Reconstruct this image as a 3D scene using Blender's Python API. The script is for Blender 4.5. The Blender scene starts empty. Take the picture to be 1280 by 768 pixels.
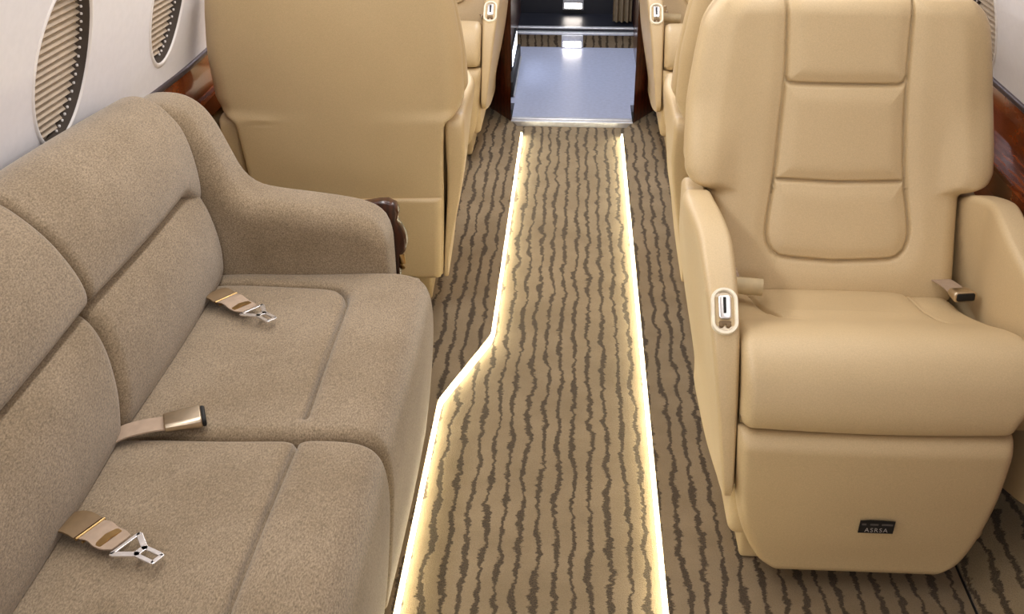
import bpy, bmesh, math, random
from mathutils import Vector, Matrix
from mathutils.geometry import delaunay_2d_cdt

SC = bpy.context.scene
COL = SC.collection
random.seed(4)
PI = math.pi


# ------------------------------------------------------------------ helpers
def lerp(a, b, t):
    return a + (b - a) * t


def sstep(a, b, x):
    t = max(0.0, min(1.0, (x - a) / (b - a)))
    return t * t * (3 - 2 * t)


def table(tab, x):
    """smooth (monotone-ish cubic) interpolation in a sorted list of (x, y)"""
    if x <= tab[0][0]:
        return tab[0][1]
    if x >= tab[-1][0]:
        return tab[-1][1]
    for i in range(len(tab) - 1):
        x0, y0 = tab[i]
        x1, y1 = tab[i + 1]
        if x <= x1:
            h = x1 - x0
            d = (y1 - y0) / h
            dl = (y0 - tab[i - 1][1]) / (x0 - tab[i - 1][0]) if i > 0 else d
            dr = (tab[i + 2][1] - y1) / (tab[i + 2][0] - x1) if i + 2 < len(tab) else d
            m0 = 0 if dl * d <= 0 else 2 * dl * d / (dl + d)
            m1 = 0 if dr * d <= 0 else 2 * dr * d / (dr + d)
            t = (x - x0) / h
            return ((2 * t ** 3 - 3 * t * t + 1) * y0 + (t ** 3 - 2 * t * t + t) * h * m0
                    + (-2 * t ** 3 + 3 * t * t) * y1 + (t ** 3 - t * t) * h * m1)
    return tab[-1][1]


def smooth_path(pts, n):
    """Catmull-Rom resampled evenly to n points"""
    P = [Vector(p) for p in pts]
    out = []
    for i in range(len(P) - 1):
        p0 = P[max(i - 1, 0)]
        p1, p2 = P[i], P[i + 1]
        p3 = P[min(i + 2, len(P) - 1)]
        for k in range(12):
            t = k / 12
            out.append(0.5 * ((2 * p1) + (p2 - p0) * t + (2 * p0 - 5 * p1 + 4 * p2 - p3) * t * t
                              + (3 * p1 - p0 - 3 * p2 + p3) * t ** 3))
    out.append(P[-1])
    L = [0.0]
    for i in range(1, len(out)):
        L.append(L[-1] + (out[i] - out[i - 1]).length)
    res = []
    j = 0
    for k in range(n):
        s = L[-1] * k / (n - 1)
        while j < len(L) - 2 and L[j + 1] < s:
            j += 1
        f = (s - L[j]) / max(1e-9, L[j + 1] - L[j])
        res.append(out[j].lerp(out[j + 1], min(1, max(0, f))))
    return res


def seg_dist(px, py, poly):
    best = 9.0
    for i in range(len(poly) - 1):
        ax, ay = poly[i]
        bx, by = poly[i + 1]
        dx, dy = bx - ax, by - ay
        t = max(0, min(1, ((px - ax) * dx + (py - ay) * dy) / (dx * dx + dy * dy + 1e-12)))
        d = math.hypot(px - ax - dx * t, py - ay - dy * t)
        if d < best:
            best = d
    return best


ORIGIN = Vector((0, 0, 0))      # subtracted from coordinates when a world-built thing has an offset root


def obj(name, geo, mat, parent=None, smooth=True, label=None):
    verts, faces = geo
    me = bpy.data.meshes.new(name)
    me.from_pydata([tuple(Vector(v) - ORIGIN) for v in verts], [], faces)
    me.validate()
    bm = bmesh.new()
    bm.from_mesh(me)
    bmesh.ops.remove_doubles(bm, verts=bm.verts, dist=1e-6)
    bmesh.ops.recalc_face_normals(bm, faces=bm.faces)
    bm.to_mesh(me)
    bm.free()
    if smooth:
        for p in me.polygons:
            p.use_smooth = True
        if smooth != 'full':
            try:
                me.set_sharp_from_angle(angle=math.radians(50))
            except Exception:
                pass
    me.materials.append(mat)
    o = bpy.data.objects.new(name, me)
    COL.objects.link(o)
    if parent:
        o.parent = parent
    if label:
        o['label'] = label
    return o


def empty(name, loc, label, cat, group=None, rz=0):
    o = bpy.data.objects.new(name, None)
    o.empty_display_size = .1
    COL.objects.link(o)
    o.location = loc
    o.rotation_euler = (0, 0, rz)
    tag(o, label, cat, group)
    return o


def tag(o, label=None, cat=None, group=None, kind=None):
    if label:
        o['label'] = label
    if cat:
        o['category'] = cat
    if group:
        o['group'] = group
    if kind:
        o['kind'] = kind
    return o


def structure(name, geo, mat, label=None, smooth=True, cat=None):
    o = obj(name, geo, mat, None, smooth)
    return tag(o, label, cat, None, 'structure')


def join(*geos):
    V, Fc = [], []
    for v, f in geos:
        b = len(V)
        V += list(v)
        Fc += [tuple(i + b for i in q) for q in f]
    return V, Fc


def xform(geo, M):
    return [M @ Vector(v) for v in geo[0]], geo[1]


def box(x0, x1, y0, y1, z0, z1, bev=0.0, seg=3):
    bm = bmesh.new()
    bmesh.ops.create_cube(bm, size=1)
    for v in bm.verts:
        v.co = Vector((lerp(x0, x1, v.co.x + .5), lerp(y0, y1, v.co.y + .5), lerp(z0, z1, v.co.z + .5)))
    if bev:
        bmesh.ops.bevel(bm, geom=list(bm.edges), offset=bev, segments=seg, profile=.5, affect='EDGES')
    bm.verts.index_update()
    g = ([v.co.copy() for v in bm.verts], [tuple(v.index for v in f.verts) for f in bm.faces])
    bm.free()
    return g


def prism(outline, t0, t1, mp, bev=0.0, seg=2):
    """closed 2-D outline extruded from t0 to t1; mp(u, v, t) -> world; edge rounding by inset rings"""
    n = len(outline)
    C = [Vector(p) for p in outline]
    area = sum(C[i].x * C[(i + 1) % n].y - C[(i + 1) % n].x * C[i].y for i in range(n))
    sg = 1 if area > 0 else -1
    N = []
    for i in range(n):
        a, b = (C[i] - C[i - 1]).normalized(), (C[(i + 1) % n] - C[i]).normalized()
        t = (a + b)
        t = t.normalized() if t.length > 1e-6 else a
        N.append(Vector((-t.y, t.x)) * sg)
    rings = []
    if bev:
        for k in range(seg + 1):
            th = PI / 2 * k / seg
            rings.append((bev * (1 - math.sin(th)), t0 + bev * (1 - math.cos(th))))
        for k in range(seg, -1, -1):
            th = PI / 2 * k / seg
            rings.append((bev * (1 - math.sin(th)), t1 - bev * (1 - math.cos(th))))
    else:
        rings = [(0, t0), (0, t1)]
    V, Fc = [], []
    for d, t in rings:
        for i in range(n):
            q = C[i] + N[i] * d
            V.append(Vector(mp(q.x, q.y, t)))
    for r in range(len(rings) - 1):
        for i in range(n):
            j = (i + 1) % n
            Fc.append((r * n + i, r * n + j, (r + 1) * n + j, (r + 1) * n + i))
    Fc.append(tuple(range(n - 1, -1, -1)))
    Fc.append(tuple((len(rings) - 1) * n + i for i in range(n)))
    return V, Fc


def pad2(outline, mp, r, W=1.0, nr=5, ni=7, cen=None):
    """two-sided cushion: outline (u, v) with rounded edges; mp(u, v, w) with w in -1..1;
    r = edge inset radius in (u, v); interior filled with rings towards the centroid"""
    n = len(outline)
    C = [Vector(p) for p in outline]
    area = sum(C[i].x * C[(i + 1) % n].y - C[(i + 1) % n].x * C[i].y for i in range(n))
    sg = 1 if area > 0 else -1
    N = []
    for i in range(n):
        a, b = (C[i] - C[i - 1]).normalized(), (C[(i + 1) % n] - C[i]).normalized()
        t = (a + b).normalized()
        N.append(Vector((-t.y, t.x)) * sg)
    cen = Vector(cen) if cen else sum(C, Vector((0, 0))) / n
    rings = []
    for k in range(ni - 1, 0, -1):
        rings.append(('s', k / ni, -1))
    for k in range(nr + 1):
        th = PI / 2 * k / nr
        rings.append(('d', r * (1 - math.sin(th)), -1 + W * (1 - math.cos(th))))
    for k in range(nr, -1, -1):
        th = PI / 2 * k / nr
        rings.append(('d', r * (1 - math.sin(th)), 1 - W * (1 - math.cos(th))))
    for k in range(1, ni):
        rings.append(('s', 1 - k / ni, 1))
    # order the first interior rings from centre outwards
    inner = [(kk, s, w) for kk, s, w in rings if kk == 's' and w == -1]
    inner.sort(key=lambda q: q[1])
    outer = [q for q in rings if q[0] == 'd']
    tail = [(kk, s, w) for kk, s, w in rings if kk == 's' and w == 1]
    tail.sort(key=lambda q: -q[1])
    rings = inner + outer + tail
    V, Fc = [], []
    for kk, d, w in rings:
        for i in range(n):
            if kk == 'd':
                q = C[i] + N[i] * d
            else:
                q = cen + (C[i] + N[i] * r - cen) * d
            V.append(Vector(mp(q.x, q.y, w)))
    m = len(rings)
    for k in range(m - 1):
        for i in range(n):
            j = (i + 1) % n
            Fc.append((k * n + i, k * n + j, (k + 1) * n + j, (k + 1) * n + i))
    V.append(Vector(mp(cen.x, cen.y, -1)))
    V.append(Vector(mp(cen.x, cen.y, 1)))
    for i in range(n):
        j = (i + 1) % n
        Fc.append((len(V) - 2, j, i))
        Fc.append((len(V) - 1, (m - 1) * n + i, (m - 1) * n + j))
    return V, Fc


def sheet(nu, nv, fn, back=None, cap=True):
    """grid of fn(u, v), u, v in 0..1; with `back` (a vector or function of a point) the border is
    pulled back and closed, so that the sheet becomes a solid"""
    V, Fc = [], []
    for j in range(nv + 1):
        for i in range(nu + 1):
            V.append(Vector(fn(i / nu, j / nv)))
    w = nu + 1
    for j in range(nv):
        for i in range(nu):
            Fc.append((j * w + i, j * w + i + 1, (j + 1) * w + i + 1, (j + 1) * w + i))
    if back is not None:
        border = [i for i in range(w)] + [j * w + nu for j in range(1, nv + 1)] \
            + [nv * w + i for i in range(nu - 1, -1, -1)] + [j * w for j in range(nv - 1, 0, -1)]
        b0 = len(V)
        for q in border:
            V.append(Vector(back(V[q])) if callable(back) else V[q] + Vector(back))
        n = len(border)
        for k in range(n):
            l = (k + 1) % n
            Fc.append((border[l], border[k], b0 + k, b0 + l))
        if cap:
            c = sum((V[b0 + k] for k in range(n)), Vector()) / n
            V.append(c)
            for k in range(n):
                Fc.append((b0 + k, b0 + (k + 1) % n, len(V) - 1))
    return V, Fc


def tube(pts, r, n=10, closed=False):
    P = [Vector(p) for p in pts]
    V, Fc = [], []
    m = len(P)
    ref = Vector((0, 0, 1))
    for k in range(m):
        if closed:
            t = (P[(k + 1) % m] - P[k - 1]).normalized()
        else:
            t = (P[min(k + 1, m - 1)] - P[max(k - 1, 0)]).normalized()
        a = t.cross(ref)
        if a.length < 1e-3:
            a = t.cross(Vector((1, 0, 0)))
        a.normalize()
        b = t.cross(a)
        for i in range(n):
            th = 2 * PI * i / n
            V.append(P[k] + (a * math.cos(th) + b * math.sin(th)) * r)
    for k in range(m if closed else m - 1):
        k2 = (k + 1) % m
        for i in range(n):
            j = (i + 1) % n
            Fc.append((k * n + i, k * n + j, k2 * n + j, k2 * n + i))
    if not closed:
        Fc.append(tuple(range(n - 1, -1, -1)))
        Fc.append(tuple((m - 1) * n + i for i in range(n)))
    return V, Fc


def ribbon(pts, normals, half, thick):
    """flat strap along pts; half = half width (number or list)"""
    P = [Vector(p) for p in pts]
    V, Fc = [], []
    m = len(P)
    for k in range(m):
        t = (P[min(k + 1, m - 1)] - P[max(k - 1, 0)]).normalized()
        nrm = Vector(normals[k] if isinstance(normals, list) else normals).normalized()
        s = t.cross(nrm).normalized()
        nrm = s.cross(t).normalized()
        h = half[k] if isinstance(half, list) else half
        for a, b in ((-1, 0), (1, 0), (1, 1), (-1, 1)):
            V.append(P[k] + s * a * h + nrm * thick * b)
    for k in range(m - 1):
        for i in range(4):
            j = (i + 1) % 4
            Fc.append((k * 4 + i, k * 4 + j, (k + 1) * 4 + j, (k + 1) * 4 + i))
    Fc.append((3, 2, 1, 0))
    Fc.append(tuple((m - 1) * 4 + i for i in range(4)))
    return V, Fc


def rrect(w, h, r, n=6):
    out = []
    for cx, cy, a0 in ((w - r, h - r, 0), (-w + r, h - r, PI / 2), (-w + r, -h + r, PI), (w - r, -h + r, 1.5 * PI)):
        for k in range(n + 1):
            a = a0 + PI / 2 * k / n
            out.append((cx + r * math.cos(a), cy + r * math.sin(a)))
    return out


def frame_map(o, ex, ey, ez):
    o, ex, ey, ez = Vector(o), Vector(ex).normalized(), Vector(ey).normalized(), Vector(ez).normalized()
    return lambda u, v, w: o + ex * u + ey * v + ez * w


# ------------------------------------------------------------------ materials
def srgb(r, g, b):
    f = lambda c: (c / 255 / 12.92) if c / 255 <= .04045 else ((c / 255 + .055) / 1.055) ** 2.4
    return (f(r), f(g), f(b), 1)


class Mat:
    def __init__(s, name):
        s.m = bpy.data.materials.new(name)
        s.m.use_nodes = True
        s.n = s.m.node_tree.nodes
        s.l = s.m.node_tree.links
        s.b = s.n['Principled BSDF']

    def node(s, t, **k):
        x = s.n.new(t)
        for a, v in k.items():
            if a in x.inputs:
                x.inputs[a].default_value = v
            else:
                setattr(x, a, v)
        return x

    def link(s, a, b):
        s.l.new(a, b)

    def set(s, **k):
        for a, v in k.items():
            s.b.inputs[a.replace('_', ' ')].default_value = v
        return s


def noise(M, scale, detail=3, vec=None, rough=.5):
    n = M.node('ShaderNodeTexNoise')
    n.inputs['Scale'].default_value = scale
    n.inputs['Detail'].default_value = detail
    n.inputs['Roughness'].default_value = rough
    if vec is not None:
        M.link(vec, n.inputs['Vector'])
    return n.outputs['Fac']


def ramp(M, fac, stops):
    r = M.node('ShaderNodeValToRGB')
    els = r.color_ramp.elements
    while len(els) < len(stops):
        els.new(.5)
    for e, (p, c) in zip(els, stops):
        e.position = p
        e.color = c
    M.link(fac, r.inputs['Fac'])
    return r.outputs['Color']


def bump(M, height, strength, dist):
    b = M.node('ShaderNodeBump')
    b.inputs['Strength'].default_value = strength
    b.inputs['Distance'].default_value = dist
    M.link(height, b.inputs['Height'])
    M.link(b.outputs['Normal'], M.b.inputs['Normal'])


def objco(M):
    return M.node('ShaderNodeTexCoord').outputs['Object']


def plain(name, c, rough=.5, metal=0.0, var=1.0, **k):
    M = Mat(name)
    co = objco(M)
    f = noise(M, 60, 3, co)
    lo = tuple(x * (1 - .07 * var) for x in c[:3]) + (1,)
    hi = tuple(min(1, x * (1 + .06 * var)) for x in c[:3]) + (1,)
    M.link(ramp(M, f, [(.35, lo), (.65, hi)]), M.b.inputs['Base Color'])
    M.set(Roughness=rough, Metallic=metal, **k)
    return M.m


def leather(name, c):
    M = Mat(name)
    co = objco(M)
    a = noise(M, 420, 4, co, .65)
    b = noise(M, 7, 2, co)
    d1 = tuple(x * .90 for x in c[:3]) + (1,)
    d2 = tuple(x * 1.07 for x in c[:3]) + (1,)
    c1 = ramp(M, a, [(.3, d1), (.7, d2)])
    mix = M.node('ShaderNodeMix', data_type='RGBA', blend_type='MULTIPLY')
    mix.inputs[0].default_value = .6
    M.link(c1, mix.inputs[6])
    M.link(ramp(M, b, [(.3, (.93, .92, .90, 1)), (.7, (1, 1, 1, 1))]), mix.inputs[7])
    M.link(mix.outputs[2], M.b.inputs['Base Color'])
    M.set(Roughness=.46)
    M.b.inputs['Specular IOR Level'].default_value = .5
    bump(M, a, .12, .002)
    return M.m


def fabric(name):
    M = Mat(name)
    co = objco(M)
    mp = M.node('ShaderNodeMapping')
    mp.inputs['Scale'].default_value = (1, .4, .8)
    M.link(co, mp.inputs['Vector'])
    fine = noise(M, 460, 3, mp.outputs['Vector'], .7)
    soft = noise(M, 6, 4, co, .6)
    c1 = ramp(M, fine, [(.25, srgb(93, 79, 61)), (.75, srgb(174, 154, 128))])
    c2 = ramp(M, soft, [(.34, (.78, .75, .69, 1)), (.62, (1.0, 1.0, 1.0, 1))])
    mix = M.node('ShaderNodeMix', data_type='RGBA', blend_type='MULTIPLY')
    mix.inputs[0].default_value = .8
    M.link(c1, mix.inputs[6])
    M.link(c2, mix.inputs[7])
    M.link(mix.outputs[2], M.b.inputs['Base Color'])
    M.set(Roughness=.9)
    M.b.inputs['Sheen Weight'].default_value = .35
    M.b.inputs['Sheen Roughness'].default_value = .5
    M.b.inputs['Sheen Tint'].default_value = (1, .97, .93, 1)
    M.b.inputs['Specular IOR Level'].default_value = .15
    bump(M, fine, .35, .003)
    return M.m


def carpet(name, base, dark):
    """loop pile carpet with ragged wavy stripes running along the cabin"""
    M = Mat(name)
    geo = M.node('ShaderNodeNewGeometry')
    sep = M.node('ShaderNodeSeparateXYZ')
    M.link(geo.outputs['Position'], sep.inputs[0])
    PERIOD = .0368

    def math_(op, a, b=None, c=None):
        n = M.node('ShaderNodeMath', operation=op)
        for i, v in enumerate((a, b, c)):
            if v is None:
                continue
            if isinstance(v, (int, float)):
                n.inputs[i].default_value = v
            else:
                M.link(v, n.inputs[i])
        return n.outputs[0]

    def mapped(sx, sy, sz):
        mp = M.node('ShaderNodeMapping')
        mp.inputs['Scale'].default_value = (sx, sy, sz)
        M.link(geo.outputs['Position'], mp.inputs['Vector'])
        return mp.outputs['Vector']
    wob = noise(M, 1, 2, mapped(11, 8, 8))
    jag = noise(M, 1, 3, mapped(30, 46, 46), .8)
    x = math_('MULTIPLY_ADD', math_('SUBTRACT', wob, .5), .042, sep.outputs['X'])
    x = math_('MULTIPLY_ADD', math_('SUBTRACT', jag, .5), .026, x)
    ph = math_('FRACT', math_('DIVIDE', math_('ADD', x, 10.003), PERIOD))
    d = math_('ABSOLUTE', math_('SUBTRACT', ph, .5))
    wid = noise(M, 1, 2, mapped(25, 16, 16))
    halfw = math_('MULTIPLY_ADD', math_('SUBTRACT', wid, .5), .36, .172)
    fine = noise(M, 380, 3, geo.outputs['Position'], .75)
    edge = math_('MULTIPLY_ADD', math_('SUBTRACT', fine, .5), .22, halfw)
    s = math_('SMOOTH_MIN', math_('MULTIPLY', math_('SUBTRACT', edge, d), 14), 1.0, .1)
    s = math_('MAXIMUM', s, 0)
    spk = ramp(M, fine, [(.3, tuple(q * .80 for q in base[:3]) + (1,)), (.7, tuple(min(1, q * 1.12) for q in base[:3]) + (1,))])
    spd = ramp(M, fine, [(.35, tuple(q * .5 for q in dark[:3]) + (1,)), (.68, tuple(q * 1.9 for q in dark[:3]) + (1,))])
    soil = noise(M, 7, 4, geo.outputs['Position'], .6)
    worn = M.node('ShaderNodeMix', data_type='RGBA', blend_type='MULTIPLY')
    worn.inputs[0].default_value = 1
    M.link(spk, worn.inputs[6])
    M.link(ramp(M, soil, [(.35, (.84, .82, .78, 1)), (.65, (1.06, 1.05, 1.04, 1))]), worn.inputs[7])
    spk = worn.outputs[2]
    mix = M.node('ShaderNodeMix', data_type='RGBA')
    M.link(s, mix.inputs[0])
    M.link(spk, mix.inputs[6])
    M.link(spd, mix.inputs[7])
    M.link(mix.outputs[2], M.b.inputs['Base Color'])
    M.set(Roughness=.95)
    M.b.inputs['Specular IOR Level'].default_value = .1
    M.b.inputs['Sheen Weight'].default_value = .15
    h = math_('MULTIPLY_ADD', s, -.5, fine)
    bump(M, h, .6, .004)
    return M.m


def wood(name, c0, c1, c2, rough=.12):
    M = Mat(name)
    co = objco(M)
    mp = M.node('ShaderNodeMapping')
    mp.inputs['Scale'].default_value = (9, 4.5, 9)
    M.link(co, mp.inputs['Vector'])
    n1 = noise(M, 3.5, 6, mp.outputs['Vector'], .65)
    w = M.node('ShaderNodeTexWave', wave_type='BANDS')
    w.inputs['Scale'].default_value = 2.2
    w.inputs['Distortion'].default_value = 5
    w.inputs['Detail'].default_value = 4
    M.link(mp.outputs['Vector'], w.inputs['Vector'])
    ad = M.node('ShaderNodeMath', operation='MULTIPLY_ADD')
    M.link(w.outputs['Fac'], ad.inputs[0])
    ad.inputs[1].default_value = .45
    M.link(n1, ad.inputs[2])
    M.link(ramp(M, ad.outputs[0], [(.35, c0), (.62, c1), (.95, c2)]), M.b.inputs['Base Color'])
    M.set(Roughness=rough)
    M.b.inputs['Coat Weight'].default_value = .45
    M.b.inputs['Coat Roughness'].default_value = .05
    return M.m


def emission(name, c, strength):
    M = Mat(name)
    M.set(Roughness=.4)
    M.b.inputs['Base Color'].default_value = (.8, .8, .8, 1)
    M.b.inputs['Emission Color'].default_value = c
    M.b.inputs['Emission Strength'].default_value = strength
    return M.m


LEATHER = leather('cream leather', srgb(203, 179, 139))
FABRIC = fabric('grey beige chenille')
CAPWOOD = wood('walnut cap', srgb(30, 13, 8), srgb(48, 22, 13), srgb(66, 32, 19), .3)
CARPET = carpet('striped carpet', srgb(147, 129, 102), srgb(72, 60, 45))
WALL = plain('cabin lining', srgb(230, 226, 229), .75, var=.25)
WHITE = plain('white bezel', srgb(234, 228, 226), .45, var=.2)
WOOD = wood('burl veneer', srgb(58, 23, 11), srgb(100, 45, 19), srgb(132, 66, 29))
DARKWOOD = wood('dark mahogany', srgb(52, 22, 14), srgb(84, 38, 22), srgb(108, 54, 32), .3)
RAIL = plain('dark anodised rail', srgb(96, 88, 94), .35, .7)
BLACK = plain('black gap', srgb(18, 16, 16), .7)
REVEAL = plain('charcoal reveal', srgb(70, 60, 52), .6)
SHADE = plain('pleated shade', srgb(184, 167, 147), .8)
CHROME = plain('polished steel', srgb(246, 245, 248), .3, 1.0)
SATIN = plain('satin nickel', srgb(205, 190, 168), .32, 1.0)
BRASS = plain('aged brass', srgb(190, 158, 108), .3, 1.0)
WEB = plain('belt webbing', srgb(168, 146, 126), .8)
WEBBROWN = plain('brown belt sleeve', srgb(118, 95, 66), .7)
BELTLEATHER = plain('belt sleeve', srgb(206, 188, 150), .6)
METALFLOOR = plain('grey vinyl', srgb(166, 172, 194), .33)
SILVER = plain('brushed aluminium', srgb(212, 212, 216), .38, .55)
NAVY = plain('dark navy panel', srgb(22, 24, 34), .4)
CURTAIN = plain('taupe curtain', srgb(140, 122, 96), .85)
BEZEL = plain('ivory bezel', srgb(244, 234, 212), .35)
STICKER = plain('black sticker', srgb(20, 18, 18), .5)
PRINT = plain('printed white', srgb(178, 170, 165), .6)
FAINT = plain('printed grey', srgb(84, 78, 76), .6)
STRIP = emission('warm led lens', (1.0, .90, .60, 1), 27.0)
STEPLAMP = emission('step lamp lens', (1.0, .90, .80, 1), 24.0)
COOL = emission('cool lamp lens', (.78, .84, 1.0, 1), 5.0)
GLASS = Mat('clear inner pane')
_t = GLASS.node('ShaderNodeBsdfTransparent')
_g = GLASS.node('ShaderNodeBsdfGlossy')
_g.inputs['Roughness'].default_value = .06
_mx = GLASS.node('ShaderNodeMixShader')
_mx.inputs[0].default_value = .04
GLASS.link(_t.outputs[0], _mx.inputs[1])
GLASS.link(_g.outputs[0], _mx.inputs[2])
GLASS.link(_mx.outputs[0], GLASS.n['Material Output'].inputs['Surface'])
GLASS = GLASS.m

# ------------------------------------------------------------------ camera
FPX = 1400.0
VPX, VPY = 728.0, -360.0
pitch = math.atan((384 - VPY) / FPX)
yaw = math.atan((VPX - 640) / FPX * math.cos(pitch))
cam_data = bpy.data.cameras.new('camera')
cam_data.sensor_width = 36
cam_data.sensor_fit = 'HORIZONTAL'
cam_data.lens = FPX / 1280 * 36
cam_data.clip_start = .02
cam = bpy.data.objects.new('camera', cam_data)
COL.objects.link(cam)
cam.location = (0, 0, 1.5)
cam.rotation_euler = (PI / 2 - pitch, 0, yaw)
SC.camera = cam

# ------------------------------------------------------------------ room shell
Y0, Y1 = -1.3, 4.74
XL, XR, KINK = -.205, .207, -.312
ZA = -.018                                   # the aisle lies a little lower than the side floors


def side_poly(pts, z0, z1):
    return prism(pts, z0, z1, lambda u, v, t: (u, v, t))


structure('floor', sheet(4, 40, lambda u, v: (lerp(-.34, .24, u), lerp(Y0, 4.46, v), ZA)), CARPET,
          'sunken striped aisle carpet running between two glowing floor strips', cat='floor')
structure('floor_left', side_poly([(KINK, Y0), (KINK, 2.32), (XL, 2.66), (XL, 4.36), (-.25, 4.47), (-.385, 4.70),
                                   (-.385, Y1), (-1.02, Y1), (-1.02, Y0)], -.05, 0), CARPET,
          'striped carpet ledge under the sofa and left seats', False, 'floor')
structure('floor_right', side_poly([(XR, Y0), (XR, 4.36), (.25, 4.47), (.385, 4.70), (.385, Y1), (.783, Y1), (.783, Y0)],
                                   -.05, 0), CARPET,
          'striped carpet ledge under the right hand seats', False, 'floor')
# carpeted kick panel that climbs to the right side wall
structure('baseboard_right', prism([(.79, 0.002), (.80, .012), (.93, .10), (.99, .30), (1.03, .30), (1.03, -.05), (.79, -.05)],
                                   Y0, Y1, lambda u, v, t: (u, t, v)), CARPET,
          'carpeted kick panel sloping up to the right wall', False, 'baseboard')
structure('trim_1', box(.781, .792, Y0, Y1, -.05, -.004), BLACK, 'black seat track gap at right floor edge', False, 'trim')

INW = [(.0, -.02), (.30, -.03), (.55, -.03), (.72, -.02), (.80, .0), (.90, .026), (1.0, .056), (1.2, .13), (1.4, .24), (1.55, .36)]


def wallx(side, Y, z):
    if side < 0:
        return -.95 + .06 * (min(max(Y, 1.3), 2.6) - 2.2) + table(INW, z)
    return .975 - table(INW, z)


# ovals: centre Y, centre z, half width, half height
OVAL_L = [(1.962, .937, .106, .155), (2.463, .945, .094, .150), (2.975, .945, .094, .15), (1.437, .945, .098, .150),
          (.924, .945, .098, .15)]
OVAL_R = [(2.70, .90, .10, .15), (2.185, .90, .10, .15), (1.67, .90, .10, .15), (3.215, .90, .10, .15)]


def oval(o, n=48, k=1.0):
    return [(o[0] + o[2] * k * math.cos(2 * PI * i / n), o[1] + o[3] * k * math.sin(2 * PI * i / n)) for i in range(n)]


ZTOP = 1.16


def wall_mesh(side, ovals, ya, yb):
    pts, edges, faces = [], [], []
    ny, nz = 64, 30
    zs = [ZTOP * k / nz for k in range(nz + 1)]
    for j in range(ny + 1):
        for z in zs:
            y = lerp(ya, yb, j / ny)
            if any(((y - o[0]) / (o[2] + .012)) ** 2 + ((z - o[1]) / (o[3] + .012)) ** 2 < 1 for o in ovals):
                continue
            pts.append(Vector((y, z)))
    for o in ovals:
        b = len(pts)
        ring = oval(o)
        pts += [Vector(q) for q in ring]
        edges += [(b + i, b + (i + 1) % len(ring)) for i in range(len(ring))]
    res = delaunay_2d_cdt(pts, edges, [], 0, 1e-5)
    vv, ff = res[0], res[2]
    keep = []
    for f in ff:
        c = sum((vv[i] for i in f), Vector((0, 0))) / len(f)
        if any(((c.x - o[0]) / (o[2] * .999)) ** 2 + ((c.y - o[1]) / (o[3] * .999)) ** 2 < 1 for o in ovals):
            continue
        keep.append(tuple(f))
    return [Vector((wallx(side, v.x, v.y), v.x, v.y)) for v in vv], keep


structure('wall_left', wall_mesh(-1, OVAL_L, Y0, Y1), WALL, 'pale cabin side wall behind the sofa', 'full', 'wall')
structure('wall_right', wall_mesh(1, OVAL_R, Y0, Y1), WALL, 'pale cabin side wall beside the right hand seats', 'full', 'wall')


def ceil_fn(u, v):
    Y = lerp(Y0, Y1, v)
    if u < .2:
        z = lerp(ZTOP, 1.55, u / .2)
        return (wallx(-1, Y, z), Y, z)
    if u > .8:
        z = lerp(ZTOP, 1.55, (1 - u) / .2)
        return (wallx(1, Y, z), Y, z)
    a, b = wallx(-1, Y, 1.55), wallx(1, Y, 1.55)
    th = PI * (1 - (u - .2) / .6)
    x = (a + b) / 2 + (b - a) / 2 * math.cos(th)
    return (x, Y, 1.55 + .30 * max(0.0, math.sin(th)) ** .8)


structure('ceiling', sheet(40, 60, ceil_fn), WALL, 'arched pale cabin ceiling', 'full', 'ceiling')
structure('wall_back', box(-1.1, 1.1, Y0 - .03, Y0, -.1, 1.9), DARKWOOD, 'dark wood bulkhead behind the camera', False, 'wall')


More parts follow.
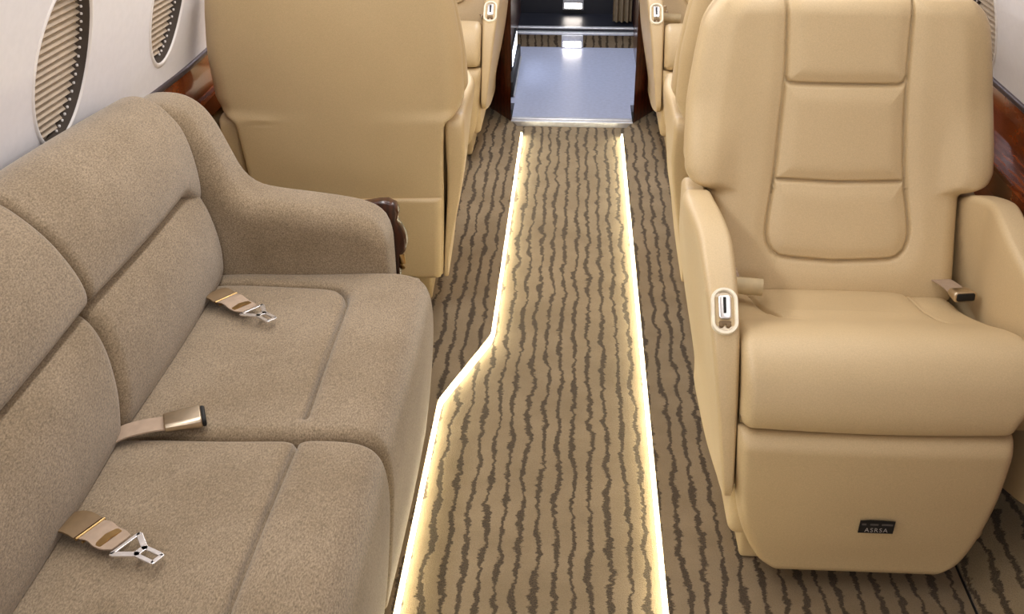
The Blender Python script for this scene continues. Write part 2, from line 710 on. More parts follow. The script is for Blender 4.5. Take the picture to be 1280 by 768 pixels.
def window(name, side, o, label, dots=True):
    root = empty(name, (wallx(side, o[0], o[1]), o[0], o[1]), label, 'window')
    root['kind'] = 'structure'
    global ORIGIN
    ORIGIN = root.location.copy()
    D = .027 * side
    n = 48
    W = lambda y, z, d=0: Vector((wallx(side, y, z) + d, y, z))
    # bezel ring, a soft rounded white lip standing slightly into the cabin
    ks = [(1.07, 0.0), (1.05, -.002), (1.02, -.003), (1.0, -.002), (.993, .0), (.99, .003)]
    V, Fc = [], []
    for k, d in ks:
        V += [W(y, z, d * side) for y, z in oval(o, n, k)]
    for r in range(len(ks) - 1):
        for i in range(n):
            j = (i + 1) % n
            Fc.append((r * n + i, r * n + j, (r + 1) * n + j, (r + 1) * n + i))
    obj('frame', (V, Fc), WHITE, root)
    V, Fc = [], []
    ks = [(.99, .002 * side), (.975, .016 * side), (.96, D)]
    for k, d in ks:
        V += [W(y, z, d) for y, z in oval(o, n, k)]
    for r in range(len(ks) - 1):
        for i in range(n):
            j = (i + 1) % n
            Fc.append((r * n + i, r * n + j, (r + 1) * n + j, (r + 1) * n + i))
    obj('reveal', (V, Fc), REVEAL, root, label='charcoal window reveal')
    # pleated blind: zigzag in height
    V, Fc = [], []
    N = 44
    for k in range(N + 1):
        f = -1 + 2 * k / N
        z = o[1] + o[3] * .99 * f
        h = o[2] * .99 * math.sqrt(max(0, 1 - f * f)) + .0005
        d = D * .86 + (.0045 if k % 2 else -.0045) * side
        V += [W(o[0] - h, z, d), W(o[0] + h, z, d)]
    for k in range(N):
        Fc.append((2 * k, 2 * k + 1, 2 * k + 3, 2 * k + 2))
    obj('pleated_shade', (V, Fc), SHADE, root, smooth=False)
    if dots:
        G = []
        for i in range(-11, 12):
            a = i * .115
            y = o[0] + o[2] * .968 * math.cos(a)
            z = o[1] + o[3] * .968 * math.sin(a)
            s = box(-.0022, .0022, -.0022, .0022, -.0026, .0026, .0012, 2)
            G.append(xform(s, Matrix.Translation(W(y, z, .017 * side))))
        obj('perforation', join(*G), WHITE, root)
    V = [W(y, z, .014 * side) for y, z in oval(o, n, .975)]
    obj('pane', (V, [tuple(range(n))]), GLASS, root, smooth=False)
    ORIGIN = Vector((0, 0, 0))


window('window_1', -1, OVAL_L[0], 'oval shaded window on left wall above the sofa back')
window('window_2', -1, OVAL_L[1], 'oval shaded window on left wall beside the turned away seat')
window('window_3', 1, OVAL_R[0], 'oval shaded window on right wall behind the seat facing us')
for i, (sd, o) in enumerate([(-1, OVAL_L[2]), (-1, OVAL_L[3]), (-1, OVAL_L[4]), (1, OVAL_R[1]), (1, OVAL_R[2]), (1, OVAL_R[3])]):
    window('window_%d' % (i + 4), sd, o, 'oval shaded cabin window outside the picture', False)


# wood side ledges below the windows
def along_wall(side, prof, ya, yb, n=24):
    V, Fc = [], []
    m = len(prof)
    for k in range(n + 1):
        Y = lerp(ya, yb, k / n)
        x0 = wallx(side, Y, .72)
        for d, z in prof:
            V.append(Vector((x0 - side * d, Y, z)))
    for k in range(n):
        for i in range(m):
            j = (i + 1) % m
            Fc.append((k * m + i, k * m + j, (k + 1) * m + j, (k + 1) * m + i))
    Fc.append(tuple(range(m)))
    Fc.append(tuple(n * m + i for i in range(m - 1, -1, -1)))
    return V, Fc


for sd, nm, side in ((-1, 'left', 'left'), (1, 'right', 'right')):
    ya = 2.30 if sd < 0 else Y0
    dp = .012 if sd < 0 else .074
    structure('trim_%d' % (2 if sd < 0 else 3),
              along_wall(sd, [(-.02, .724), (.008, .724), (.010, .727), (.010, .734), (.006, .738), (-.02, .738)], ya, Y1), RAIL,
              'dark metal rail on top of the %s wood panel' % side, True, 'trim')
    structure('trim_%d' % (4 if sd < 0 else 5),
              along_wall(sd, [(-.02, .722), (.004, .722), (.004, .635), (dp, .628), (dp + .004, .622), (dp + .004, .575), (-.02, .575)],
                         ya, Y1), WOOD, 'glossy burl wood side ledge along the %s wall' % side, False, 'ledge')
    structure('wall_%s_lower' % side,
              along_wall(sd, [(-.02, .575), (dp - .006, .575), (dp - .006, .30), (dp - .01, .05), (-.02, 0.05)], ya, Y1), DARKWOOD if sd > 0 else LEATHER,  # right panel: dark wood colour stands in for the shadow down there
              'side panel below the %s wood ledge' % side, False, 'wall')

# ---------------------------------------------------------------- forward vestibule
YV, YR, YB = 4.47, 5.63, 5.98
VL, VR = -.285, .300
structure('trim_6', join(box(-.252, .252, 4.452, 4.475, -.03, .004, .003), box(-.25, .25, 4.475, 4.50, -.03, .008, .003)),
          SILVER, 'bright metal threshold between carpet and grey vestibule floor', True, 'threshold')
structure('floor_vestibule', join(box(-.25, .25, 4.49, 4.72, -.03, .002), box(VL, VR, 4.70, YR, -.03, .0015)), METALFLOOR,
          'smooth grey vestibule floor beyond the threshold', False, 'floor')
for sd, X, nm in ((-1, VL, 'left'), (1, VR, 'right')):
    # angled jamb and the partition behind the far seats
    poly = [(sd * .252, 4.462), (sd * .385, 4.70), (sd * .385, 4.79), (X, 4.79), (X, 4.70)]
    structure('trim_%d' % (7 if sd < 0 else 8), prism(poly, -.03, 1.88, lambda u, v, t: (u, v, t)), DARKWOOD,
              'angled dark mahogany jamb %s of the vestibule opening' % nm, False, 'jamb')
    structure('wall_front_' + nm, box(min(sd * .385, sd * 1.06), max(sd * .385, sd * 1.06), 4.745, 4.79, -.03, 1.88), DARKWOOD,
              'dark mahogany bulkhead behind the far %s armchair' % nm, False, 'wall')
    structure('wall_vestibule_' + nm, box(min(X, X + sd * .05), max(X, X + sd * .05), 4.79, YB + .1, -.03, 1.88), DARKWOOD,
              'dark mahogany %s wall of the vestibule' % nm, False, 'wall')
structure('wall_front', join(box(-.33, .35, YB, YB + .05, -.03, 1.88)), NAVY, 'dark navy panel closing the far end of the vestibule', False, 'wall')
structure('ceiling_vestibule', box(-.34, .36, 4.74, YB + .05, 1.80, 1.86), WALL, 'pale ceiling over the vestibule', False, 'ceiling')
st = empty('stair_step', (0, YR, 0), 'low step with striped carpet riser and metal nosing at vestibule end', 'step')
st['kind'] = 'structure'
ORIGIN = st.location.copy()
obj('riser', box(VL, VR, YR, YR + .02, 0, .066), CARPET, st, False, 'striped carpet riser')
obj('tread', box(VL, VR, YR + .02, YB, .0, .088), NAVY, st, False, 'dark tread')
obj('nosing', join(box(VL, VR, YR - .012, YR + .03, .066, .078, .003), box(VL, VR, YR + .03, YR + .06, .078, .094, .003)), SILVER, st,
    True, 'bright metal nosing')
ORIGIN = Vector((0, 0, 0))


def step_light(y, z0, label):
    r = empty('step_light', (-.008, y, z0), label, 'step light', 'step lights in the vestibule')
    obj('housing', join(box(-.054, .054, -.02, 0, .028, .062, .003), box(-.054, -.044, -.02, 0, 0, .03), box(.044, .054, -.02, 0, 0, .03),
                        box(-.054, .054, -.02, 0, -.004, .002)), SILVER, r)
    obj('lamp_lens', box(-.045, .045, -.014, -.002, .001, .027, .002), STEPLAMP, r, label='glowing lens')
    return r


step_light(YR, .006, 'glowing step light in the middle of the striped carpet riser')
step_light(YB, .118, 'glowing step light on the dark panel above the step nosing')

c = empty('courtesy_light', (VL, 5.2, .1), 'cool white courtesy light low on the left vestibule wall', 'light')
obj('lamp_lens', box(.002, .012, -.22, .16, -.02, .05, .003), COOL, c, label='glowing cool white lens')
obj('housing', join(box(0, .010, -.25, .18, -.03, .06, .003), box(0, .026, -.42, .22, -.098, -.03, .004)), BLACK, c, label='black housing')
obj('trim_edge', box(.026, .032, -.42, .22, -.097, -.088), SILVER, c, label='silver edge strip')


def curtain_fn(u, v):
    x = .195 + .095 * u
    return (x, 5.76 + .016 * math.sin(u * PI * 7) * (1 - .25 * v), lerp(.102, 1.78, v))


tag(obj('curtain', sheet(64, 8, curtain_fn, (0, .012, 0), False), CURTAIN), 'gathered taupe curtain at right side of the vestibule step', 'curtain')


# ---------------------------------------------------------------- floor light strips
def strip_geo(path, sx, w=.007):
    """triangular lens lying in the corner between side floor and aisle"""
    V, Fc = [], []
    for x, y, nx, ny in path:
        for d, z in ((0, -.002), (.004, -.0015), (w, ZA + .003), (w, ZA), (0, ZA)):
            V.append(Vector((x + nx * d, y + ny * d, z)))
    n = 5
    for k in range(len(path) - 1):
        for i in range(n):
            j = (i + 1) % n
            Fc.append((k * n + i, k * n + j, (k + 1) * n + j, (k + 1) * n + i))
    Fc.append(tuple(range(n)))
    Fc.append(tuple((len(path) - 1) * n + i for i in range(n)))
    return V, Fc


pL = [(KINK + .001, Y0, 1, 0), (KINK + .001, 2.29, 1, 0), (KINK + .004, 2.335, .97, -.25), (XL - .004, 2.64, .97, -.25),
      (XL + .001, 2.68, 1, 0), (XL + .001, 4.33, 1, 0)]
tag(obj('light_strip', strip_geo(pL, 1), STRIP, None, False), 'glowing warm floor light strip with a bend, beside the sofa', 'light strip', 'floor light strips')
pR = [(XR - .001, Y0, -1, 0), (XR - .001, 4.33, -1, 0)]
tag(obj('light_strip', strip_geo(pR, -1, .007), STRIP, None, False), 'straight glowing warm floor light strip on the right of the aisle', 'light strip', 'floor light strips')


# ---------------------------------------------------------------- leather armchair
YFRONT = [(.40, .455), (.46, .475), (.52, .503), (.64, .556), (.80, .605), (.97, .645), (1.0, .650)]
YREAR = [(.10, .605), (.36, .650), (.60, .705), (.80, .748), (.985, .785)]
HWF = [(.40, .252), (.600, .257), (.612, .265), (.622, .290), (.640, .311), (.662, .318), (.75, .316), (.85, .305), (.93, .292), (1.0, .28)]
HWR = [(.10, .240), (.30, .250), (.575, .262), (.592, .268), (.606, .288), (.625, .303), (.66, .313), (.75, .313), (.85, .303), (.93, .29), (1.0, .28)]


def seam_list():
    L = [(-.126, 1.0), (-.119, .86), (-.119, .825), (-.123, .74), (-.130, .63), (-.141, .545), (-.139, .512), (-.126, .492), (-.10, .483), (.0, .477)]
    Rr = [(.128, 1.0), (.129, .86), (.130, .82), (.133, .74), (.142, .63), (.154, .545), (.150, .512), (.136, .492), (.11, .483), (.0, .477)]
    lf = [tuple(p) for p in smooth_path(L, 40)]
    rt = [tuple(p) for p in smooth_path(Rr, 40)]
    h1 = [tuple(p) for p in smooth_path([(-.119, .836), (-.112, .823), (-.09, .821), (0, .820), (.10, .821), (.122, .824), (.129, .84)], 20)]
    h2 = [(-.122, .632), (0, .628), (.132, .632)]
    return [(lf, 1.0), (rt, 1.0), (h1, 1.0), (h2, .9)]


SEAMS = seam_list()


def corner_in(hw, z, zt, r):
    if z > zt - r:
        q = min(1, (z - (zt - r)) / r)
        return hw - r * (1 - math.sqrt(max(0, 1 - q * q)))
    return hw


def edge_round(d, r):
    if d >= r:
        return 0.0
    q = 1 - max(0, d) / r
    return r * (1 - math.sqrt(max(0, 1 - q * q)))


def backrest_geo():
    ZT = .985

    def fn(u, v):
        z = lerp(.405, ZT, v)
        hw = corner_in(table(HWF, z), z, ZT + .012, .075)
        x = hw * (2 * u - 1)
        d = min(hw - abs(x), (ZT - z) + .004)
        y = table(YFRONT, z) + edge_round(d, .034) * .9
        # side bolsters swell a little outside the seams
        g = 0
        puff = 0
        for poly, k in SEAMS:
            ds = seg_dist(x, z, poly)
            g = max(g, k * math.exp(-(ds / .0030) ** 2))
            puff = max(puff, k * math.exp(-(ds / .020) ** 2))
        y += .015 * g + .008 * puff
        y -= .010 * sstep(.15, .26, abs(x)) * sstep(.02, .07, hw - abs(x)) * sstep(.55, .65, z)
        y -= .026 * sstep(.20, .29, abs(x)) * sstep(.60, .635, z) * (1 - sstep(.66, .80, z))
        return (x, y, z)
    return sheet(190, 200, fn, lambda p: (p.x * .98, table(YFRONT, min(p.z, .985)) + .075, p.z))


def shell_geo():
    ZT = .985

    def fn(u, v):
        z = lerp(.126, ZT, v)
        hw = corner_in(table(HWR, z), z, ZT + .012, .08)
        x = hw * (1 - 2 * u)
        d = min(hw - abs(x), (ZT - z) + .004)
        low = 1 - sstep(.59, .63, z)
        y = table(YREAR, z) - edge_round(d, lerp(.050, .012, low)) * lerp(.9, 1, low)
        y -= .014 * (abs(x) / .3) ** 2 * (1 - low)
        # small pull crease in the leather
        y -= .004 * math.exp(-((z - .588 - .02 * (x - .1)) / .004) ** 2) * math.exp(-((x - .195) / .026) ** 2)
        y += .003 * math.exp(-((z - .597) / .006) ** 2) * math.exp(-((x - .195) / .03) ** 2)
        return (x, y, z)
    return sheet(110, 130, fn, lambda p: (p.x * .97, table(YREAR, p.z) - .095, p.z))


def pocket_geo():
    def fn(u, v):
        z = lerp(.122, .368 + .006 * (2 * u - 1), v)
        hw = table(HWR, min(z, .5)) - .006
        x = hw * (1 - 2 * u)
        d = min(hw - abs(x), (.371 - z) + .002, z - .119)
        y = table(YREAR, z) + .011 - edge_round(d, .008)
        y += .004 * math.sin(v * 2.4) * math.sin((u + .12) * 7) * math.sin(PI * u)
        return (x, y, z)
    return sheet(48, 40, fn, (0, -.016, 0))


CUSH = [(.475, .385), (.462, .412), (.43, .424), (.36, .434), (.27, .456), (.20, .484), (.145, .503), (.10, .508), (.06, .497),
        (.028, .468), (.010, .430), (.004, .398), (.012, .374), (.04, .364)]


def cushion_geo(aisle):
    path = smooth_path([(p[0], p[1]) for p in CUSH], 150)
    nrm = []
    for k in range(150):
        t = (path[min(k + 1, 149)] - path[max(k - 1, 0)]).normalized()
        nrm.append(Vector((-t.y, t.x)) if True else None)
    # outward normal: up at the top
    if nrm[40].y < 0:
        nrm = [-q for q in nrm]
    left = [(-.176, .47), (-.168, .40), (-.155, .33), (-.140, .275), (-.10, .245)]
    right = [(.149, .47), (.150, .42), (.157, .36), (.166, .28), (.170, .262)]
    HW = .241

    def fn(u, v):
        k = min(149, int(round(v * 149)))
        p, q = path[k], nrm[k]
        x = HW * (2 * u - 1)
        fl = .034 * (1 - sstep(.22, .45, p.x)) * sstep(.38, .47, p.y) * sstep(.12, .24, x)
        e = edge_round(HW - abs(x), .022)
        off = -e * .9
        if v < .55:
            dl = seg_dist(x, p.x, left)
            dr = seg_dist(x, p.x, right)
            fade_r = sstep(.25, .31, p.x)
            fade_l = sstep(.225, .31, p.x)
            off -= .014 * math.exp(-(dr / .0030) ** 2) * fade_r + .004 * math.exp(-(dr / .018) ** 2) * fade_r
            off -= .010 * math.exp(-(dl / .0032) ** 2) * fade_l + .006 * math.exp(-(dl / .022) ** 2) * fade_l
            inside = sstep(-.17, -.14, x) * (1 - sstep(.145, .165, x))
            off += .008 * inside * sstep(.22, .33, p.x)
        xx = (x + fl) * -aisle
        off += .006 * math.sin(PI * u) * (1 if v > .3 else .4)
        return (xx, p.x + q.x * off, p.y + q.y * off)
    return sheet(200, 149, fn, lambda p: (p.x, min(max(p.y, .05), .46), .34 if p.z < .40 else .36))


def footrest_geo():
    HWZ = [(.042, .14), (.055, .172), (.075, .196), (.11, .212), (.15, .223), (.20, .232), (.25, .238), (.30, .241), (.352, .243), (.372, .240)]

    def fn(u, v):
        z = lerp(.046, .362, v)
        hw = table(HWZ, z)
        # the aisle corner is cut a little straighter than the wall corner
        hw2 = hw if u > .5 else hw - .012 * (1 - sstep(.06, .2, z))
        x = hw2 * (2 * u - 1)
        d = min(hw2 - abs(x), z - .044)
        y = -.004 + .022 * sstep(.30, .055, z) * .6 + edge_round(d, .02) + edge_round(.364 - z, .035)
        y -= .007 * math.sin(PI * u) * sstep(.05, .15, z)
        return (x, y, z)
    return sheet(90, 80, fn, (0, .045, 0))


ARMP = [(.60, .590), (.565, .603), (.52, .622), (.46, .632), (.40, .632), (.32, .620), (.23, .592), (.155, .552), (.095, .495), (.055, .425), (.028, .35), (.010, .285),
        (.002, .242), (.012, .222), (.06, .200), (.16, .17), (.32, .135), (.50, .115), (.595, .115), (.600, .16), (.628, .36), (.664, .52),
        (.672, .565), (.668, .592), (.640, .598)]


ARMW = [(.18, .014), (.30, .028), (.40, .040), (.50, .052), (.60, .066)]


def arm_geo(sd, flare=0.0):
    ring = smooth_path(ARMP + [ARMP[0]], 110)[:-1]
    ring = [(p.x, p.y) for p in ring]

    def mp(y, z, w):
        W = table(ARMW, z) * (1 - 3 * flare)
        W = lerp(W, min(W, .050), sstep(.45, .60, y))
        low = 1 - sstep(.10, .45, z)
        inner = lerp(.243, .262 - .020 * low, sstep(.28, .48, y))
        inner += flare * (1 - .5 * sstep(.10, .42, y)) * (1 - sstep(.45, .56, y)) * sstep(.0, .2, z)
        x = inner + W * (w + 1) / 2
        return (sd * x, y, z)
    return pad2(ring, mp, .017, .42, 5, 8)


def control_parts(root, sd):
    P = smooth_path(ARMP[:13], 200)
    k = min(range(200), key=lambda i: abs(P[i].x - .138))
    t = (P[k + 1] - P[k - 1]).normalized()          # heading down the front
    n = Vector((t.y, -t.x))
    if n.y < 0:
        n = -n
    o = Vector((sd * .271, P[k].x, P[k].y)) + Vector((0, n.x, n.y)) * -.002
    M = frame_map(o, (1, 0, 0), (0, -t.x, -t.y), (0, n.x, n.y))
    outer = rrect(.0245, .046, .0243, 8)
    inner = rrect(.0175, .039, .0173, 8)
    V, Fc = [], []
    rings = [(outer, -.004), (outer, .004), (rrect(.0235, .045, .0233, 8), .0065), (rrect(.019, .0405, .0188, 8), .0065), (inner, .004), (inner, -.004)]
    m = len(outer)
    for ol, w in rings:
        V += [M(a, b, w) for a, b in ol]
    for r in range(len(rings) - 1):
        for i in range(m):
            j = (i + 1) % m
            Fc.append((r * m + i, r * m + j, (r + 1) * m + j, (r + 1) * m + i))
    c = obj('seat_control', (V, Fc), BEZEL, root, label='ivory bezel of seat control')
    obj('recess', prism(inner, -.006, .0006, M), SATIN, c, True)
    obj('lever', prism([(a, b + .007) for a, b in rrect(.0115, .0235, .006, 5)], .0006, .007, M, .003, 3), CHROME, c)
    obj('slot', prism([(a, b + .010) for a, b in rrect(.0028, .016, .001, 3)], .0066, .0076, M), BLACK, c, False, label='black slot')
    G = []
    for sx in (-1, 1):
        G.append(prism([(a + sx * .0065, b - .0275) for a, b in rrect(.0045, .0045, .0044, 5)], .0006, .005, M, .0015, 2))
    G.append(prism([(a, b - .0225) for a, b in rrect(.011, .003, .0028, 4)], .0006, .004, M))
    obj('button', join(*G), WEBBROWN, c, label='bronze buttons')
    return c


def text_geo(body, size, M):
    cu = bpy.data.curves.new('text', 'FONT')
    cu.body = body
    cu.size = size
    cu.align_x = 'CENTER'
    cu.align_y = 'CENTER'
    cu.space_character = 1.25
    o = bpy.data.objects.new('text', cu)
    COL.objects.link(o)
    dg = bpy.context.evaluated_depsgraph_get()
    me = bpy.data.meshes.new_from_object(o.evaluated_get(dg))
    g = ([M(v.co.x, v.co.y, 0) for v in me.vertices], [tuple(p.vertices) for p in me.polygons])
    bpy.data.objects.remove(o)
    bpy.data.curves.remove(cu)
    bpy.data.meshes.remove(me)
    return g


MESH = {}


def armchair(loc, rz, aisle, label, sticker=False):
    """aisle: local side (-1 / +1) of the arm that carries the control"""
    root = empty('leather_armchair', loc, label, 'armchair', 'cream leather cabin armchairs', rz)

    def part(name, build, mat, label=None, key=None):
        key = key or name
        if key in MESH:
            o = bpy.data.objects.new(name, MESH[key])
            COL.objects.link(o)
            o.parent = root
            if label:
                o['label'] = label
        else:
            o = obj(name, build(), mat, root, 'full' if name != 'seat_base' else True, label)
            MESH[key] = o.data
        return o
    part('backrest', backrest_geo, LEATHER)
    part('back_shell', shell_geo, LEATHER)
    part('map_pocket', pocket_geo, LEATHER)
    part('seat_cushion', lambda: cushion_geo(aisle), LEATHER, key='seat_cushion %d' % aisle)
    fr = part('footrest', footrest_geo, LEATHER)
    part('armrest', lambda: arm_geo(aisle), LEATHER, key='armrest aisle %d' % aisle)
    part('armrest', lambda: arm_geo(-aisle, .045), LEATHER, key='armrest wall %d' % aisle)
    part('seat_base', lambda: join(box(-.240, .240, .035, .57, .108, .345, .02), box(-.20, .20, .10, .52, 0.001, .12, .01)), LEATHER)
    control_parts(root, aisle)
    if sticker:
        M = frame_map((.020, -.0115, .180), (1, 0, 0), (0, .06, 1), (0, -1, .06))
        pl = [(-.032, -.0135), (.031, -.0135), (.033, .0125), (.012, .0138), (-.012, .0142), (-.030, .0125)]
        s = obj('sticker', prism(pl, -.001, .0010, M), STICKER, fr, False, 'small black printed sticker')
        M2 = frame_map((.020, -.0137, .1735), (1, 0, 0), (0, .06, 1), (0, -1, .06))
        obj('lettering', text_geo('ASRSA', .0125, M2), PRINT, s, False, 'pale lettering')
        G = []
        for a, b in ((-.027, -.019), (-.012, .003), (.009, .029)):
            G.append(prism([(a, .0035), (b, .0035), (b, .0075), (a, .0075)], .0012, .0014, M))
        obj('fine_print', join(*G), FAINT, s, False, 'faint grey fine print')
    return root


YN = 1.67
armchair((.557, YN, 0), 0, -1, 'cream leather armchair facing us in the right foreground, black sticker on footrest', True)
armchair((-.606, 3.36, 0), PI + math.radians(2), -1, 'cream leather armchair turned away behind the sofa, only its back showing')
armchair((.568, 3.37, 0), PI, 1, 'cream leather armchair turned away on the right, hidden behind the foreground armchair')
armchair((-.576, YN + 2.27, 0), 0, 1, 'farthest cream leather armchair left of the aisle by the vestibule, facing us')
armchair((.566, YN + 2.27, 0), 0, -1, 'farthest cream leather armchair right of the aisle by the vestibule, facing us')

# ---------------------------------------------------------------- sofa
sofa = empty('sofa', (-.6, 1.2, 0), 'long grey beige fabric sofa along the left wall', 'sofa')
ORIGIN = sofa.location.copy()
SEC = [(.30, .92), (.92, 1.535), (1.535, 2.165)]
SEATP = [(-.80, .36), (-.79, .395), (-.765, .415), (-.70, .422), (-.58, .424), (-.48, .428), (-.40, .432), (-.345, .429), (-.313, .413), (-.297, .38),
         (-.292, .32), (-.296, .24), (-.305, .14), (-.314, .07), (-.318, .035)]



def sofa_seat(y0, y1, last):
    N = 250
    path = smooth_path(SEATP, N + 1)
    nrm = []
    for k in range(N + 1):
        t = (path[min(k + 1, N)] - path[max(k - 1, 0)]).normalized()
        q = Vector((-t.y, t.x))
        nrm.append(q)
    if nrm[40].y < 0:
        nrm = [-q for q in nrm]
    L = y1 - y0
    if last:
        seam = [tuple(p) for p in smooth_path([(-.445, y0 + .055), (-.447, y0 + .25), (-.452, y1 - .16), (-.468, y1 - .11), (-.50, y1 - .085), (-.60, y1 - .07), (-.76, y1 - .06)], 50)]
    else:
        seam = [(-.445, y0 - .1), (-.445, y1 + .1)]

    def fn(u, v):
        k = min(N, int(round(v * N)))
        p, q = path[k], nrm[k]
        y = lerp(y0, y1, u)
        d = min(y - y0, y1 - y)
        off = -edge_round(d, .026) * 1.25
        off += .010 * math.sin(PI * u) * (.4 + .6 * math.sin(PI * min(1, v * 1.3)))
        if p.y > .38:
            ds = seg_dist(p.x, y, seam)
            off -= .022 * math.exp(-(ds / .0036) ** 2) + .006 * math.exp(-(ds / .013) ** 2)
        return (p.x + q.x * off, y, p.y + q.y * off)
    return sheet(170, N, fn, lambda p: (min(max(p.x, -.79), -.34), p.y, min(p.z, .35) if p.z > .1 else p.z))


LUMB = [(-.80, .385), (-.765, .395), (-.742, .43), (-.738, .48), (-.744, .53), (-.757, .58), (-.776, .618), (-.80, .637), (-.84, .642)]
UPP = [(-.83, .640), (-.80, .640), (-.776, .650), (-.772, .675), (-.780, .715), (-.797, .760), (-.820, .795), (-.850, .825), (-.885, .838), (-.92, .832), (-.94, .81)]


def back_pad(path2, y0, y1, lean, r, tab=False):
    N = 70
    path = smooth_path(path2, N + 1)
    nrm = []
    for k in range(N + 1):
        t = (path[min(k + 1, N)] - path[max(k - 1, 0)]).normalized()
        nrm.append(Vector((t.y, -t.x)))
    if nrm[N // 2].x < 0:
        nrm = [-q for q in nrm]

    def fn(u, v):
        k = min(N, int(round(v * N)))
        p, q = path[k], nrm[k]
        a, b = y0 + lean(p.y, 0), y1 + lean(p.y, 1)
        y = lerp(a, b, u)
        d = min(y - a, b - y)
        off = -edge_round(d, r) * .8 + .012 * math.sin(PI * u) * math.sin(PI * v)
        sl = sstep(.60, .82, p.y)
        if tab:
            p = Vector((p.x, p.y - .060 * sstep(.80, .99, u) * (1 - sstep(.05, .55, v))))
        return (p.x + q.x * off + .05 * (y - 1.9) * sl, y, p.y + q.y * off - .05 * (y - 1.75) * sl)
    return sheet(80, N, fn, lambda p: (-.90 + .05 * (p.y - 2.0), p.y, min(p.z, .80)))


for i, (a, b) in enumerate(SEC):
    obj('seat_cushion', sofa_seat(a + .001, b - .001, i == 2), FABRIC, sofa, 'full')

    def lean(z, e, last=(i == 2)):
        k = .045 * math.sin(PI * sstep(.40, .95, z) ** .8)
        if last and e:
            return .0
        return k
    obj('lumbar_cushion', back_pad(LUMB, a, b - (.016 if i == 2 else 0), lean, .032), FABRIC, sofa, 'full')
    obj('back_cushion', back_pad(UPP, a, b - (.012 if i == 2 else 0), lean, .020, i == 2), FABRIC, sofa, 'full')
obj('sofa_base', box(-.91, -.335, .30, 2.28, .002, .36, .01), FABRIC, sofa)

ARMS = [(-.93, .03), (-.93, .68), (-.925, .750), (-.90, .784), (-.86, .791), (-.82, .785), (-.785, .762), (-.758, .722), (-.735, .668), (-.712, .618),
        (-.680, .590), (-.63, .579), (-.55, .570), (-.48, .560), (-.435, .548), (-.405, .526), (-.391, .49), (-.388, .44), (-.386, .30), (-.380, .03)]
ring = [(p.x, p.y) for p in smooth_path(ARMS, 120)]
obj('sofa_arm', pad2(ring, lambda x, z, w: (x, 2.222 + .075 * w, z), .046, .60, 7, 8, (-.80, .40)), FABRIC, sofa, 'full')
CAP = [(-.60, .03), (-.60, .48), (-.52, .515), (-.45, .530), (-.41, .536), (-.390, .528), (-.382, .510), (-.388, .492), (-.376, .468), (-.366, .442), (-.372, .412), (-.384, .385),
       (-.386, .20), (-.380, .03)]
ring = [(p.x, p.y) for p in smooth_path(CAP, 60)]
w_ = obj('arm_cap', prism(ring, 2.295, 2.328, lambda u, v, t: (u, t, v), .006, 3), CAPWOOD, sofa, True, 'dark carved wood arm cap')
obj('latch', tube([(-.380, 2.30, .372), (-.378, 2.295, .385), (-.380, 2.30, .405)], .007, 10), BRASS, w_, True, 'brass latch')
ORIGIN = Vector((0, 0, 0))


# ---------------------------------------------------------------- seat belts
def tongue_belt(p0, p1, p2, label, h=.024):
    """webbing from the cushion gap p0 past an adjuster to a steel tongue at p2"""
    global ORIGIN
    P0, P1, P2 = Vector(p0), Vector(p1), Vector(p2)
    P2 = P2 + Vector((0, 0, .006))
    r = empty('seat_belt', P0, label, 'seat belt', 'sofa seat belts')
    ORIGIN = P0.copy()
    up = Vector((0, 0, 1))
    t = (P1 - P0).normalized()
    s = t.cross(up).normalized()
    a = [P0 - t * .03 + up * -.004, P0 + up * .012, P0 + t * .022 + up * .017, P0 + t * .040 + up * .014]
    obj('sleeve', ribbon(smooth_path(a, 8), up, h + .003, .003), WEBBROWN, r, True, 'brown sleeve')
    o = P0 + t * .045 + up * .016
    obj('adjuster_bar', join(tube([o - s * (h + .003), o + s * (h + .003)], .0028), tube([o + t * .010 - up * .003 - s * (h + .001), o + t * .010 - up * .003 + s * (h + .001)], .0022)),
        BRASS, r, True, 'pale brass adjuster bars')
    b = [o + up * -.002, o + t * .02 + up * .002, P1 + up * .012, P1 + t * .030 + up * .0135]
    obj('webbing', ribbon(smooth_path(b, 12), up, [h] * 9 + [h * .95, h * .85, h * .75], .002), WEB, r)
    P2 = P2 + (P2 - P1).normalized() * .004
    t2 = (P2 - P1)
    t2.z = 0
    t2.normalize()
    s2 = t2.cross(up).normalized()
    k = P1 + t * .004 + up * .010
    obj('keeper', ribbon([k - s2 * .021 + up * .002, k + up * .006, k + s2 * .021 + up * .002], up, .006, .002), BRASS, r, True, 'tan keeper loop')
    # tongue: Y shaped plate
    M = frame_map(P2 + up * .007, t2, -s2, (0, 0, 1))
    f = (P2 - P1).length
    def bar(ax, ay, bx, by, w):
        d = Vector((bx - ax, by - ay))
        q = Vector((-d.y, d.x)).normalized() * w / 2
        e = d.normalized() * w * .45
        return prism([(ax - e.x - q.x * .5, ay - e.y - q.y * .5), (ax - q.x, ay - q.y), (bx - q.x, by - q.y), (bx + e.x - q.x * .5, by + e.y - q.y * .5),
                      (bx + e.x + q.x * .5, by + e.y + q.y * .5), (bx + q.x, by + q.y), (ax + q.x, ay + q.y), (ax - e.x + q.x * .5, ay - e.y + q.y * .5)],
                     0, .0032, M, .0007)
    G = [bar(-.050, .025, -.020, .007, .0095), bar(-.050, -.025, -.020, -.007, .0095), bar(-.052, -.025, -.052, .025, .006), bar(-.022, -.006, -.022, .006, .010),
         bar(-.020, .0092, .010, .0092, .0075), bar(-.020, -.0092, .010, -.0092, .0075), bar(.012, -.0085, .012, .0085, .007)]
    obj('tongue', join(*G), CHROME, r, False, 'polished steel tongue with slot')
    ORIGIN = Vector((0, 0, 0))
    return r


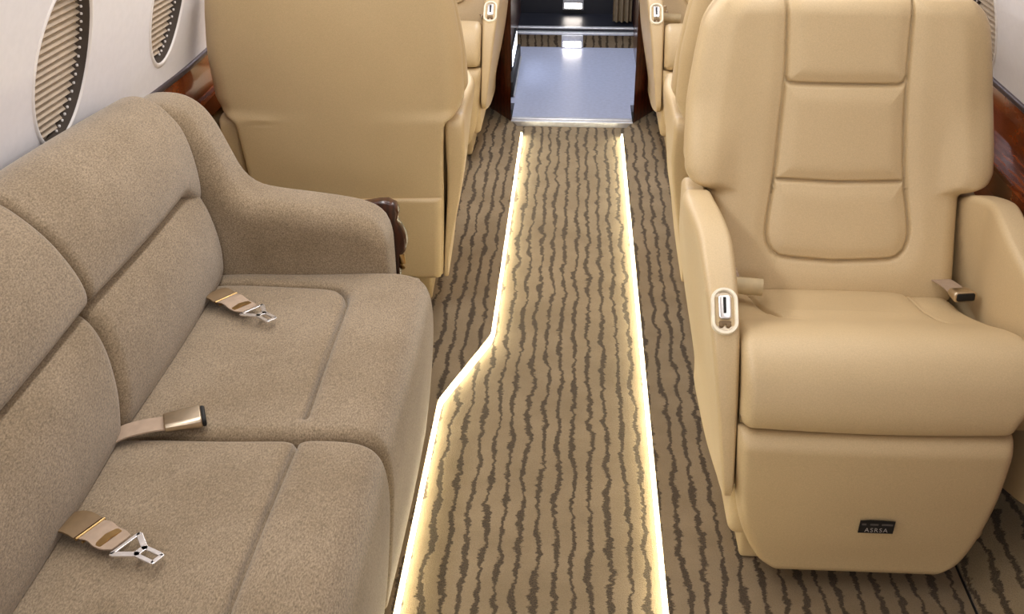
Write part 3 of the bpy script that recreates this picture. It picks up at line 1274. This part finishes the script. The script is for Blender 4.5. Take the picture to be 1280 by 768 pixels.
ZS = .432
tongue_belt((-.728, 2.008, ZS), (-.655, 1.955, ZS + .002), (-.588, 1.902, ZS + .004), 'seat belt with steel tongue on the far sofa cushion beside the arm')
tongue_belt((-.725, 1.272, ZS), (-.655, 1.238, ZS + .002), (-.578, 1.198, ZS + .004), 'seat belt with steel tongue on the nearest sofa cushion in the photo')


def buckle_belt(p0, p1, label, group, wid=.024, ln=.058, black_front=False, mat=SATIN, up=(0, 0, 1), sag=.008):
    global ORIGIN
    P0, P1 = Vector(p0), Vector(p1)
    up = Vector(up).normalized()
    t = (P1 - P0).normalized()
    s = t.cross(up).normalized()
    u2 = s.cross(t).normalized()
    r = empty('seat_belt', P0, label, 'seat belt', group)
    ORIGIN = P0.copy()
    d = (P1 - P0).length - ln
    a = [P0 - t * .03 - u2 * .006, P0 + u2 * sag, P0 + t * d * .6 + u2 * .012, P0 + t * (d + .006) + u2 * .010]
    obj('webbing', ribbon(smooth_path(a, 12), u2, wid * .78, .0025), WEB, r)
    M = frame_map(P1 - t * ln + u2 * .013, t, s, u2)
    hull = rrect(wid, .011, .0085, 6)
    body = prism(hull, 0, ln, lambda a, b, w: Vector(M(w, a * lerp(.86, 1.0, sstep(0, .5, w / ln)), b * lerp(.7, 1.0, sstep(0, .5, w / ln)))), .003, 3)
    b = obj('buckle', body, mat, r, True, 'satin metal buckle')
    if black_front:
        obj('release_button', prism(rrect(wid - .0055, .0080, .004, 6), ln - .001, ln + .002, lambda a, b, w: M(w, a, b), .001, 2), BLACK, b, True, 'black release button')
    else:
        obj('release_button', prism(rrect(wid - .002, .009, .007, 6), ln - .001, ln + .007, lambda a, b, w: M(w, a, b), .003, 2), BLACK, b, True, 'dark end face')
    ORIGIN = Vector((0, 0, 0))
    return r


buckle_belt((-.735, 1.515, ZS - .004), (-.615, 1.562, ZS - .002), 'satin metal buckle with webbing at the middle of the sofa', 'sofa seat belts', .026, .062)

# belts of the armchairs facing us
for cx, yb, who in ((.557, YN, 'foreground armchair'), (-.576, YN + 2.27, 'far left armchair'), (.566, YN + 2.27, 'far right armchair')):
    buckle_belt((cx + .222, yb + .475, .440), (cx + .240, yb + .365, .452), 'seat belt with black fronted buckle on the wall side of the %s' % who, 'armchair seat belts', .0245, .036, True, SATIN)
    r = empty('seat_belt', (cx - .20, yb + .42, .44), 'beige belt end tucked inside the aisle arm of the %s' % who, 'seat belt', 'armchair seat belts')
    obj('sleeve', tube([(-.044, -.02, .027), (-.005, -.026, .025), (.040, -.030, .024)], .0175, 18), BELTLEATHER, r, True, 'beige leather sleeve')
    obj('tongue', join(box(-.036, -.010, -.012, .012, .042, .050, .003), box(-.034, -.016, -.016, -.006, .034, .070, .003)), SATIN, r, True, 'satin metal tongue')
    obj('webbing', ribbon([(-.030, .05, .01), (-.028, .02, .035), (-.025, -.005, .048), (-.022, -.022, .040)], (0, -.6, 1), .015, .002), WEB, r)

# ---------------------------------------------------------------- lights


def area(name, loc, sx, sy, power, color, rot=(0, 0, 0)):
    L = bpy.data.lights.new(name, 'AREA')
    L.shape = 'RECTANGLE'
    L.size, L.size_y = sx, sy
    L.energy = power
    L.color = color
    o = bpy.data.objects.new(name, L)
    COL.objects.link(o)
    o.location = loc
    o.rotation_euler = rot
    return o


area('valance_light_left', (-.50, 2.3, 1.52), .10, 3.4, 25, (1.0, .985, .97), (0, math.radians(-18), 0))
area('valance_light_right', (.56, 2.9, 1.50), .10, 3.2, 10, (1.0, .985, .97), (0, math.radians(32), 0))
area('ceiling_centre', (0, 3.2, 1.80), .25, 2.4, 9, (1.0, .985, .97))
area('aft_fill_light', (-.1, -1.0, 1.35), 1.1, .5, 14, (1.0, .97, .94), (math.radians(78), 0, 0))  # unseen frontal fill added behind the camera to brighten faces turned aft
area('vestibule_lamp', (0, 5.2, 1.75), .3, .6, 29, (.84, .90, 1.0))

w = bpy.data.worlds.new('world')
SC.world = w
w.use_nodes = True
w.node_tree.nodes['Background'].inputs[0].default_value = (.8, .82, .86, 1)
w.node_tree.nodes['Background'].inputs[1].default_value = .05

vs = SC.view_settings
vs.view_transform = 'Standard'
vs.look = 'None'
vs.exposure = -.32
vs.gamma = 1
vs.use_curve_mapping = False
try:
    SC.cycles.use_denoising = True
    SC.cycles.max_bounces = 8
except Exception:
    pass
